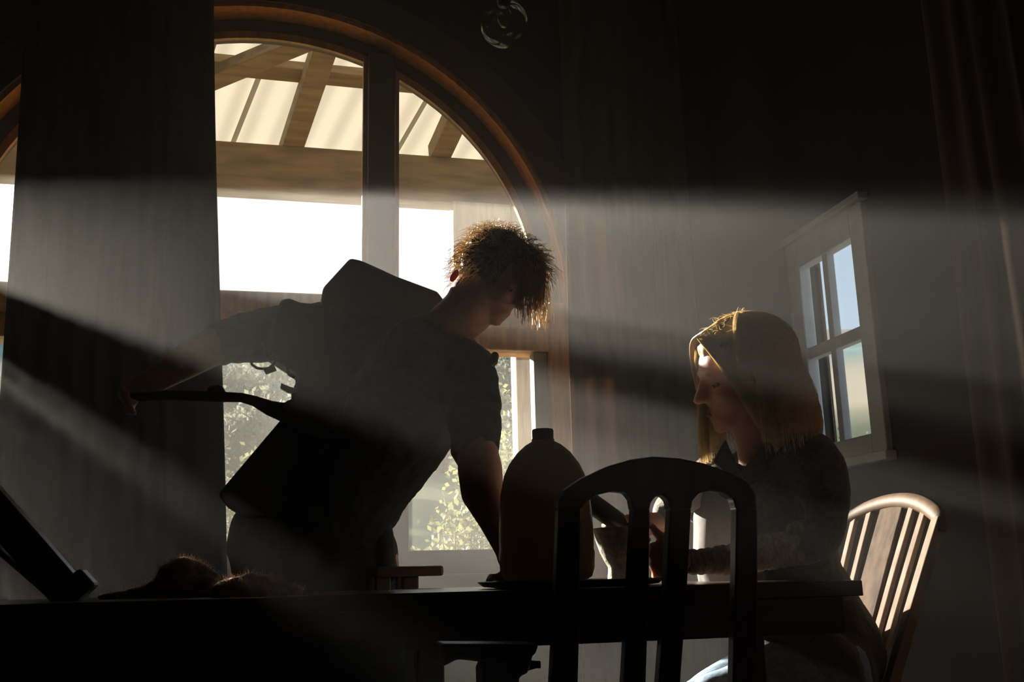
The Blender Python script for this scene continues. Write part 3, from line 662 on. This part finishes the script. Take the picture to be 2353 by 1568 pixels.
# --- the bending man
man = empty('person', (at(740, 1290, 2.72).x, 2.75, 0), 'man in black bending right over the table, dark curly hair, one arm stretched back', 'person')
hc = at(1140, 640, 2.42); hs = msize(1140, 640, 2.42, 95) / .094 * .80
MF = frame(RGT * .72 - UPV * .50 - FWD * .42, UPV * .9 + RGT * .35)
b = Blob()
PM = head_shapes(b, hc, MF, hs)
b.pch([(1000, 800, 2.52, 60), (1035, 750, 2.48, 58), (1075, 715, 2.45, 60), (1095, 680, 2.44, 62)])
b.pch([(985, 860, 2.55, 118), (930, 940, 2.60, 125), (850, 1060, 2.66, 120), (780, 1170, 2.70, 118), (740, 1250, 2.74, 122)])
b.pch([(985, 850, 2.55, 90), (1065, 855, 2.46, 64), (1085, 900, 2.42, 62)])
b.pch([(1080, 890, 2.42, 52), (1092, 1000, 2.32, 44), (1103, 1080, 2.27, 52), (1108, 1130, 2.24, 50), (1135, 1200, 2.18, 34), (1160, 1262, 2.15, 25)])          # arm to the table
b.pch([(930, 830, 2.60, 80), (740, 765, 2.70, 62), (660, 765, 2.72, 52), (560, 774, 2.72, 46), (480, 800, 2.70, 46), (420, 835, 2.68, 40), (345, 880, 2.66, 30), (318, 893, 2.66, 28)])  # arm stretched back
hipz = at(740, 1270, 2.74).z; hx = at(740, 1270, 2.74).x
for sx in (-1, 1):
    b.chain([(V((hx + sx * .10, 2.74, hipz - .04)), .105), (V((hx + sx * .12 + .02, 2.70, .50)), .065), (V((hx + sx * .13, 2.78, .42)), .06), (V((hx + sx * .14, 2.80, .09)), .042)])
    b.chain([(V((hx + sx * .14, 2.82, .045)), .04), (V((hx + sx * .15 + .03, 2.66, .035)), .032)])
# hand on the table
h0 = at(1166, 1280, 2.14); hb = V((h0.x + .015, 2.15, ZT + .022))
b.chain([(h0, .024), (V((h0.x + .008, 2.145, ZT + .05)), .024), (hb, .020)]); b.ell(hb, (.030, .042, .018))
for i, (dx, L) in enumerate(((-.024, .060), (-.008, .072), (.009, .068), (.025, .054))):
    q = hb + V((dx, -.03, .002)); finger(b, [q, q + V((dx * .3, -L * .45, .008)), q + V((dx * .4, -L * .8, -.004)), q + V((dx * .4, -L, -.014))], .0085)
finger(b, [hb + V((-.025, .015, 0)), hb + V((-.052, -.005, 0)), hb + V((-.062, -.03, -.010))], .0095)
# hand at the end of the outstretched arm: fingers close round the grip
w0 = at(318, 893, 2.66); hq = at(306, 902, 2.655)
b.chain([(w0, .028), (hq, .026)]); b.ell(at(302, 900, 2.655), (.034, .022, .034))
for i, (x, y) in enumerate(((282, 892), (284, 906), (290, 918), (297, 928))):
    p0 = at(308 + 3 * i, 886 + 9 * i, 2.64); p1 = at(x - 4, y, 2.63); p2 = at(x + 2, y + 10 + 2 * i, 2.61); p3 = at(x + 12, y + 14 + 3 * i, 2.60)
    finger(b, [p0, p1, p2, p3], .0090)
finger(b, [at(322, 905, 2.63), at(306, 928, 2.615), at(296, 948, 2.61)], .0100)
b.skin('body', 'skin', man, voxel=.006, smooth=3)
eyes(PM, MF, hs, man)
sh = Blob()
sh.pch([(1005, 800, 2.52, 72), (980, 860, 2.55, 136), (925, 945, 2.60, 140), (845, 1065, 2.66, 134), (778, 1175, 2.70, 126), (735, 1262, 2.74, 142)])
sh.pch([(985, 850, 2.55, 100), (1065, 850, 2.46, 72), (1083, 905, 2.42, 68), (1092, 985, 2.34, 60), (1092, 1030, 2.31, 57)])
sh.pch([(930, 830, 2.60, 96), (740, 765, 2.70, 70), (655, 765, 2.72, 66), (580, 772, 2.72, 60), (520, 786, 2.71, 53)])
sh.skin('shirt', 'black_cloth', man, voxel=.008, smooth=3, disp=lambda c: .006 * noise.noise(c * 22) + .003 * noise.noise(c * 60))
tr_ = Blob()
tr_.pch([(640, 1245, 2.76, 118), (740, 1240, 2.74, 128), (790, 1255, 2.72, 92)])
for sx in (-1, 1):
    tr_.chain([(V((hx + sx * .11 - (.035 if sx > 0 else 0), 2.74, hipz - .02)), .128), (V((hx + sx * .125 + .02, 2.70, .50)), .085), (V((hx + sx * .135, 2.78, .42)), .08), (V((hx + sx * .145, 2.80, .07)), .068)])
tr_.skin('trousers', 'trouser_cloth', man, voxel=.01, smooth=3, disp=lambda c: .008 * noise.noise(c * 14))
pk = Blob(); pk.pch([(880, 1215, 2.64, 22), (885, 1250, 2.64, 22), (884, 1290, 2.64, 24)])
pk.pch([(893, 1232, 2.63, 12), (895, 1262, 2.63, 12)]); pk.pch([(895, 1292, 2.63, 13), (888, 1320, 2.63, 22)])
pk.skin('belt_pouch', 'black_nylon', man, voxel=.005, smooth=2)
for sx in (-1, 1):
    Blob().chain([(V((hx + sx * .145, 2.83, .045)), .052), (V((hx + sx * .155 + .03, 2.64, .035)), .043)]).skin('shoe', 'black_nylon', man, voxel=.008, smooth=2)

# curly hair: a cap and loose curls
def hair_cap(name, P, M, s, m, parent, grow, extra=None):
    hb_ = Blob()
    for c, r in grow: hb_.ell(P(*c), [q * s for q in r], M)
    if extra: extra(hb_)
    return hb_.skin(name, m, parent, voxel=.006, smooth=2, disp=lambda c: .006 * noise.noise(c * 45))
hair = hair_cap('hair', PM, MF, hs, 'hair_roots_dark', man, [((0, -.026, .052), (.090, .100, .084)), ((0, .03, .092), (.074, .066, .040)), ((-.03, -.085, .0), (.07, .045, .07)), ((.045, -.03, .03), (.052, .08, .075)), ((-.045, -.03, .03), (.052, .07, .072)), ((0, .085, .088), (.06, .024, .032))])
rr = random.Random(11); ps = []
def curl(p, d, L, cr, turns, n=12, drop=.4):
    d = d.normalized(); x = d.orthogonal().normalized(); y = d.cross(x); ph = rr.uniform(0, 6.28); out = []
    for i in range(n):
        t = i / (n - 1); a = ph + turns * 6.283 * t
        out.append(p + d * (L * t) + V((0, 0, -drop * L * t * t)) + (x * (math.cos(a) - math.cos(ph)) + y * (math.sin(a) - math.sin(ph))) * cr * (.4 + .6 * t))
    return out
polys = [p for p in hair.data.polygons]
for p in rr.sample(polys, min(2300, len(polys))):
    c = p.center.copy(); nn = p.normal.copy(); loc = MF.transposed() @ (c - hc)
    if loc.y > .05 * hs and loc.z < .04 * hs: continue
    back = V((0, 0, 0)) + MF @ V((0, -.5 if loc.y < 0 else .2, -.45 if loc.z < .06 else .1))
    ps.append(curl(c - nn * .004, nn * .75 + back + V((rr.uniform(-.5, .5), rr.uniform(-.5, .5), rr.uniform(-.5, .5))), rr.uniform(.02, .055), rr.uniform(.003, .009), rr.uniform(.5, 1.5)))
# the fringe that falls forward past the face
for i in range(420):
    u = rr.uniform(-1, 1); root = PM(u * .062, .070 + rr.uniform(-.01, .03), .085 + rr.uniform(-.02, .02))
    ps.append(curl(root, MF @ V((u * .35, .38, -.55)) + V((0, 0, -.55)), rr.uniform(.05, .115), rr.uniform(.004, .009), rr.uniform(.4, 1.1), 14, .35))
for i in range(160):                          # loose strands at the nape
    root = PM(-.055 + rr.uniform(-.03, .06), -.085 + rr.uniform(-.03, .03), -.01 + rr.uniform(-.05, .03))
    ps.append(curl(root, MF @ V((-.5, -.7, -.35)) + V((rr.uniform(-.3, .3), rr.uniform(-.3, .3), rr.uniform(-.3, .3))), rr.uniform(.02, .06), .005, rr.uniform(.3, 1), 10, .1))
c = strands(ps, .0008, .00045).build('curls', 'brown_hair', hair); c['kind'] = 'stuff'
Blob().ell(at(1044, 634, 2.375), (.007, .009, .017), MF).build('ear_glow', 'ear_glow_skin', man, smooth=True)  # extra piece over the ear, carrying its red glow
Blob().ell(at(1052, 652, 2.385), (.0035, .004, .009), MF).build('earbud', 'white_plastic', man, smooth=True)

# --- the rig the man carries on his back
rig = empty('camera_rig', at(760, 900, 2.62), "black camera harness with hard back plates worn on the bending man's back", 'harness')
def plate(name, pts, Y, th, m='black_nylon', bev=.008, parent=rig): return MB().prism([at(x, y, Y) for x, y in pts], (0, th, 0)).build(name, m, parent, bevel=bev)
plate('back_plate', [(805, 592), (830, 597), (912, 634), (1006, 669), (1040, 715), (1010, 790), (905, 800), (735, 735), (742, 661)], 2.60, .12)
plate('hip_plate', [(642, 968), (700, 900), (830, 960), (760, 1130), (640, 1190), (560, 1186), (521, 1163), (500, 1136)], 2.62, .11)
plate('side_pack', [(646, 688), (664, 684), (690, 694), (760, 700), (900, 790), (900, 960), (760, 1010), (690, 985), (655, 968), (643, 940), (660, 918), (672, 918), (670, 902), (679, 880), (682, 858), (652, 838), (612, 812), (622, 760), (632, 718)], 2.58, .10)
plate('clip', [(646, 880), (664, 888), (682, 893), (680, 904), (662, 902), (644, 891)], 2.58, .02, 'black_plastic', .002)
lp = [(592, 800), (580, 806), (575, 822), (579, 838), (590, 846), (604, 848), (618, 846), (630, 836), (636, 824)]
MB().tube([at(x, y, 2.59) for x, y in lp], .0036, seg=8).build('cable_loop', 'black_plastic', rig, smooth=True)
plate('tag', [(604, 847), (630, 840), (636, 852), (611, 861)], 2.585, .006, 'black_plastic', .001)
MB().tube([at(x, y, 2.585) for x, y in [(668, 838), (660, 848), (664, 860), (678, 868)]], .005, seg=8).build('ring', 'black_metal', rig, smooth=True)
MB().tube([at(x, y, 2.585) for x, y in [(590, 796), (604, 812), (622, 822), (645, 832), (676, 850)]], .0045, seg=8).build('webbing', 'strap', rig)
MB().tube([at(x, y, 2.58) for x, y in [(598, 790), (604, 802), (612, 806), (615, 822), (622, 828), (628, 818), (636, 826)]], .005, seg=8).build('carabiner', 'black_metal', rig)
MB().tube([at(x, y, 2.60) for x, y in [(955, 1088), (952, 1100), (955, 1112), (959, 1104), (957, 1090)]], .003, seg=6).build('cord_loop', 'strap', rig)
# shoulder strap over the far shoulder with its buckle
st_ = Blob(); st_.pch([(1118, 842, 2.40, 12), (1132, 830, 2.40, 13), (1137, 818, 2.40, 10)]); st_.skin('buckle', 'black_plastic', rig, voxel=.004, smooth=1)
gripb = MB(); gripb.tube([at(x, y, 2.62) for x, y in [(285, 915), (380, 908), (500, 912), (555, 914), (585, 922), (620, 938), (650, 948), (700, 940)]], [.012, .013, .014, .0125, .014, .020, .026, .026], seg=12)
gr_ = gripb.build('hand_grip', 'black_metal', rig, smooth=True)
Blob().pch([(488, 900, 2.62, 13), (502, 896, 2.62, 12), (508, 904, 2.62, 11)]).skin('lever', 'black_plastic', gr_, voxel=.004, smooth=1)

# --- the sitting woman
wom = empty('person', (at(1800, 1560, 2.3).x, 2.3, 0), 'blonde woman in a dark cardigan at the right table end grinding in a mortar', 'person')
wc0 = at(1704, 868, 2.25); ws = 1.09
MW = frame(-RGT * .97 - UPV * .20 - FWD * .10, UPV * 1.0 - RGT * .10)
b = Blob(); PW = head_shapes(b, wc0, MW, ws)
b.pch([(1722, 935, 2.25, 46), (1728, 1000, 2.25, 42), (1748, 1060, 2.26, 50), (1765, 1100, 2.26, 62)])
b.pch([(1775, 1120, 2.27, 72), (1790, 1220, 2.28, 80), (1805, 1330, 2.28, 80), (1840, 1450, 2.28, 85), (1860, 1540, 2.28, 95)])
b.pch([(1690, 1100, 2.40, 38), (1770, 1085, 2.28, 56), (1870, 1085, 2.15, 42)])
b.pch([(1880, 1080, 2.15, 36), (1893, 1150, 2.11, 34), (1872, 1244, 2.10, 26), (1740, 1276, 2.06, 26), (1620, 1290, 2.02, 23), (1560, 1290, 2.00, 22)])     # near arm
b.pch([(1640, 1095, 2.40, 44), (1595, 1120, 2.31, 36), (1542, 1162, 2.20, 29), (1516, 1200, 2.14, 22)])    # far arm
# near hand: four fingers stacked against the mortar's right side, thumb up
pc_ = at(1548, 1290, 2.008); b.ell(pc_, (.020, .024, .040)); b.chain([(at(1565, 1290, 1.998), .024), (pc_, .022)])
for i, y in enumerate((1256, 1279, 1302, 1324)):
    L = (0, 2, 0, -6)[i]
    finger(b, [at(1550, y + 4, 1.988), at(1522, y + 1, 1.973), at(1501 - L, y, 1.983), at(1497 - L, y, 2.013)], .0108)
finger(b, [at(1556, 1262, 1.988), at(1530, 1240, 1.968), at(1508, 1226, 1.968), at(1500, 1211, 1.973)], .0112)
# far hand closed round the pestle
pf = at(1488, 1205, 2.13); b.ell(pf, (.028, .026, .028)); b.chain([(at(1516, 1200, 2.14), .024), (pf, .024)])
for i, (x, y) in enumerate(((1388, 1206), (1402, 1216), (1418, 1224), (1434, 1230))):
    finger(b, [at(1476, 1192 + 6 * i, 2.16), at(x + 40, y - 8, 2.17), at(x + 8, y - 2, 2.165), at(x, y + 2, 2.14), at(x + 8, y + 4, 2.11)], .0088)
finger(b, [at(1478, 1206, 2.11), at(1460, 1202, 2.09), at(1448, 1196, 2.085), at(1442, 1189, 2.085)], .0102)
# legs under the table
hpw = at(1850, 1550, 2.28); LEGS = ((-.09, 0, 0), (.11, .0, -.055))
for yo, xk, zo in LEGS:
    kx = at(1618, 1560, 2.2).x - xk
    b.chain([(V((hpw.x, 2.28 + yo, .55)), .075), (V((kx, 2.24 + yo, .510 + zo)), .048), (V((kx - .015, 2.24 + yo, .46 + zo)), .044), (V((kx + .04, 2.24 + yo, .09)), .036)])
    b.chain([(V((kx + .05, 2.24 + yo, .045)), .035), (V((kx - .10, 2.23 + yo, .03)), .028)])
b.skin('body', 'skin', wom, voxel=.006, smooth=3)
eyes(PW, MW, ws, wom)
Blob().ell(PW(0, .0925, -.068), (.017 * ws, .006 * ws, .007 * ws), MW).build('lips', 'lips', wom, smooth=True)
cd = Blob()
cd.pch([(1775, 1130, 2.28, 104), (1795, 1220, 2.29, 118), (1812, 1330, 2.29, 122), (1850, 1420, 2.29, 132), (1885, 1500, 2.29, 142)])
cd.pch([(1690, 1105, 2.40, 58), (1775, 1085, 2.29, 74), (1872, 1075, 2.15, 70), (1868, 1050, 2.17, 56)])
cd.pch([(1880, 1080, 2.15, 64), (1900, 1160, 2.11, 52), (1888, 1236, 2.10, 44), (1850, 1256, 2.08, 40)])
cd.pch([(1642, 1095, 2.40, 54), (1612, 1160, 2.31, 46)])
cd.pch([(1885, 1500, 2.29, 125), (1868, 1552, 2.25, 145), (1868, 1560, 2.18, 122), (1790, 1565, 2.16, 104), (1748, 1575, 2.15, 84)])
cdo = cd.skin('cardigan', 'cardigan', wom, voxel=.008, smooth=3, disp=lambda c: .007 * noise.noise(c * 16) + .0015 * noise.noise(c * 120))
sl = Blob(); sl.pch([(1866, 1250, 2.10, 42), (1800, 1264, 2.09, 40), (1740, 1276, 2.06, 38), (1640, 1290, 2.025, 33), (1580, 1292, 2.005, 28)])
def ribs(c): return .0012 * math.sin(c.x * 300 + 3 * noise.noise(c * 20)) + .006 * noise.noise(c * 35)
sl.skin('near_sleeve', 'cardigan_knit', wom, voxel=.005, smooth=2, disp=ribs)
cf = Blob()
for i, (x, y, r) in enumerate(((1838, 1218, 19), (1832, 1232, 22), (1840, 1246, 24))): cf.pch([(x - 12, y, 2.08, r - 2), (x + 14, y - 3, 2.10, r)])
cf.skin('bunched_cuff', 'cardigan_knit', wom, voxel=.005, smooth=2, disp=lambda c: .003 * math.sin(c.x * 500))
fs = Blob(); fs.pch([(1640, 1100, 2.40, 50), (1594, 1120, 2.31, 44), (1542, 1162, 2.20, 37), (1520, 1196, 2.145, 28)]); fs.skin('far_sleeve', 'cardigan_knit', wom, voxel=.005, smooth=2, disp=ribs)
shw = Blob(); shw.pch([(1668, 1120, 2.27, 62), (1662, 1190, 2.26, 72), (1668, 1270, 2.26, 76), (1700, 1380, 2.27, 80)])
shw.skin('shirt', 'grey_shirt', wom, voxel=.007, smooth=3, disp=lambda c: .007 * noise.noise(V((c.x * 24, c.y * 24, c.z * 6))))
for pts in ([(1668, 1010), (1700, 1080), (1690, 1110), (1640, 1060), (1655, 1030)], [(1768, 1010), (1702, 1086), (1720, 1120), (1800, 1080), (1810, 1030)]):
    MB().prism([at(x, y, 2.19) for x, y in pts], (0, .008, 0)).build('collar', 'cardigan', wom, bevel=.002)
jn = Blob(); jn.pch([(1868, 1545, 2.29, 122), (1860, 1600, 2.29, 120)])
for yo, xk, zo in LEGS:
    kx = at(1618, 1560, 2.2).x - xk
    jn.chain([(V((hpw.x + .01, 2.28 + yo, .55)), .10), (V((kx, 2.24 + yo, .510 + zo)), .064), (V((kx - .015, 2.24 + yo, .46 + zo)), .06), (V((kx + .04, 2.24 + yo, .10)), .052)])
jn.skin('jeans', 'denim', wom, voxel=.007, smooth=3, disp=lambda c: .004 * noise.noise(c * 20))
for yo, xk, zo in LEGS:
    kx = at(1618, 1560, 2.2).x - xk
    Blob().chain([(V((kx + .05, 2.24 + yo, .05)), .046), (V((kx - .11, 2.23 + yo, .036)), .036)]).skin('shoe', 'black_nylon', wom, voxel=.008, smooth=2)
# long straight hair: a cap, then strands combed down from the parting
whair = hair_cap('hair', PW, MW, ws, 'hair_roots_blond', wom, [((0, -.022, .050), (.088, .108, .086)), ((0, .02, .080), (.066, .066, .040)), ((0, -.085, -.01), (.078, .05, .10)), ((-.072, -.03, -.03), (.022, .060, .10)), ((.072, -.03, -.03), (.022, .060, .10)), ((0, -.115, -.10), (.085, .045, .11)), ((-.068, -.055, -.14), (.026, .062, .09)), ((.070, -.045, -.14), (.022, .050, .09))])
rr = random.Random(21); ps = []
down = MW.transposed() @ V((0, 0, -1))
def comb(az, r0, length, lift, n=16):         # az: 0 = straight forward over the brow, +-pi = back of the head
    ax, ay, az_ = .092 * r0, .112 * r0, .092 * r0; out = []; cc = V((0, -.022, .048)); k = 9
    for i in range(k):
        e = math.radians(88) * (1 - i / (k - 1)) + math.radians(-6) * (i / (k - 1)); rad = math.cos(e)
        out.append(cc + V((math.sin(az) * rad * ax, math.cos(az) * rad * ay, math.sin(e) * az_ + lift)))
    p = out[-1].copy(); o_ = V((math.sin(az), math.cos(az), 0)); m = n
    for i in range(1, m):
        t = i / (m - 1); p = p + (down * .9 + V((0, 0, -.1))) * (length / m) + o_ * (.010 * math.sin(t * 3.0) * (.3 if abs(az) < 1.7 else .9) / 3)
        out.append(p.copy())
    wv = rr.uniform(0, 6); am = rr.uniform(.0005, .0035)
    return [wc0 + MW @ ((q + V((math.sin(i * .5 + wv) * am, math.cos(i * .45 + wv) * am, 0))) * ws) for i, q in enumerate(out)]
for i in range(3000):                         # -x is the side towards the room's near end: there the hair is tucked back off the cheek
    if i % 2: az = -rr.uniform(1.12, math.pi); L = rr.uniform(.14, .225) if az < -1.42 else rr.uniform(.01, .06)
    else: az = rr.uniform(.62, math.pi); L = rr.uniform(.17, .245)
    ps.append(comb(az, rr.uniform(.97, 1.07), L * rr.uniform(.78, 1.06), rr.uniform(-.002, .004)))
for i in range(420):                          # the far curtain of hair that hangs past the face
    ps.append(comb(rr.uniform(.22, .80), rr.uniform(.98, 1.05), rr.uniform(.17, .245), rr.uniform(0, .004)))
def swoop(P0, P1, P2, P3, n=14):
    out = []
    for i in range(n):
        t = i / (n - 1); out.append(P0 * (1 - t) ** 3 + P1 * 3 * t * (1 - t) ** 2 + P2 * 3 * t * t * (1 - t) + P3 * t ** 3)
    return [wc0 + MW @ (q * ws) for q in out]
for i in range(520):                          # locks swept from the parting over the brow and back along the near temple
    u = rr.random(); j = lambda a=.003: rr.uniform(-a, a)
    ps.append(swoop(V((.004 + j(), .030 + .055 * u, .135 - .022 * u + j(.002))), V((-.055 - .012 * (1 - u) + j(), .050 + .045 * u, .118 - .02 * u)), V((-.092 + j(), .030 + .035 * u, .035)), V((-.096 + j(.005), -.015 + .028 * u + j(.006), -.06 - .06 * rr.random()))))
for i in range(260):                          # and over the far temple
    u = rr.random(); j = lambda a=.003: rr.uniform(-a, a)
    ps.append(swoop(V((-.002 + j(), .030 + .060 * u, .135 - .022 * u + j(.002))), V((.040 + j(), .060 + .045 * u, .120 - .015 * u)), V((.085 + j(), .055 + .040 * u, .04)), V((.090 + j(.006), .040 + .03 * u + j(.006), -.16 - .06 * rr.random()))))
for i in range(90):                           # flyaway hairs on the crown
    a = rr.uniform(-3.1, 3.1); e = rr.uniform(.7, 1.5); q = PW(math.sin(a) * .09 * math.cos(e), -.022 + math.cos(a) * .11 * math.cos(e), .05 + .09 * math.sin(e))
    ps.append(curl(q, MW @ V((rr.uniform(-.7, .7), rr.uniform(-.2, 1), rr.uniform(.1, .7))), rr.uniform(.015, .04), rr.uniform(.003, .008), rr.uniform(.3, .9), 9, .3))
c = strands(ps, .0008, .00025).build('strands', 'blond_hair', whair); c['kind'] = 'stuff'

# ------------------------------------------------------------------ the haze in the room
HL = 4
hz = bpy.data.materials.new('haze'); hz.use_nodes = True; n, l = hz.node_tree.nodes, hz.node_tree.links; n.remove(n['Principled BSDF'])
vs = n.new('ShaderNodeVolumeScatter'); vs.inputs['Color'].default_value = (.97, .97, .97, 1); vs.inputs['Density'].default_value = .038 / HL; vs.inputs['Anisotropy'].default_value = .53
l.new(vs.outputs[0], n['Material Output'].inputs['Volume']); MATS['haze'] = hz
hzr = empty('haze', (0, 2.6, 0), 'thin smoky haze hanging in the room, thickest by the window and lit in slanting shafts', 'haze', kind='stuff')
for q in range(HL):                           # layers that thin the haze out step by step away from the window
    MB().box((XL + .01 + .001 * q, .75 + .45 * q, .01 + .001 * q), (XR - .01 - .001 * q, W - .005 - .001 * q, ZC - .01 - .001 * q)).build('haze_layer', 'haze', hzr)['kind'] = 'stuff'
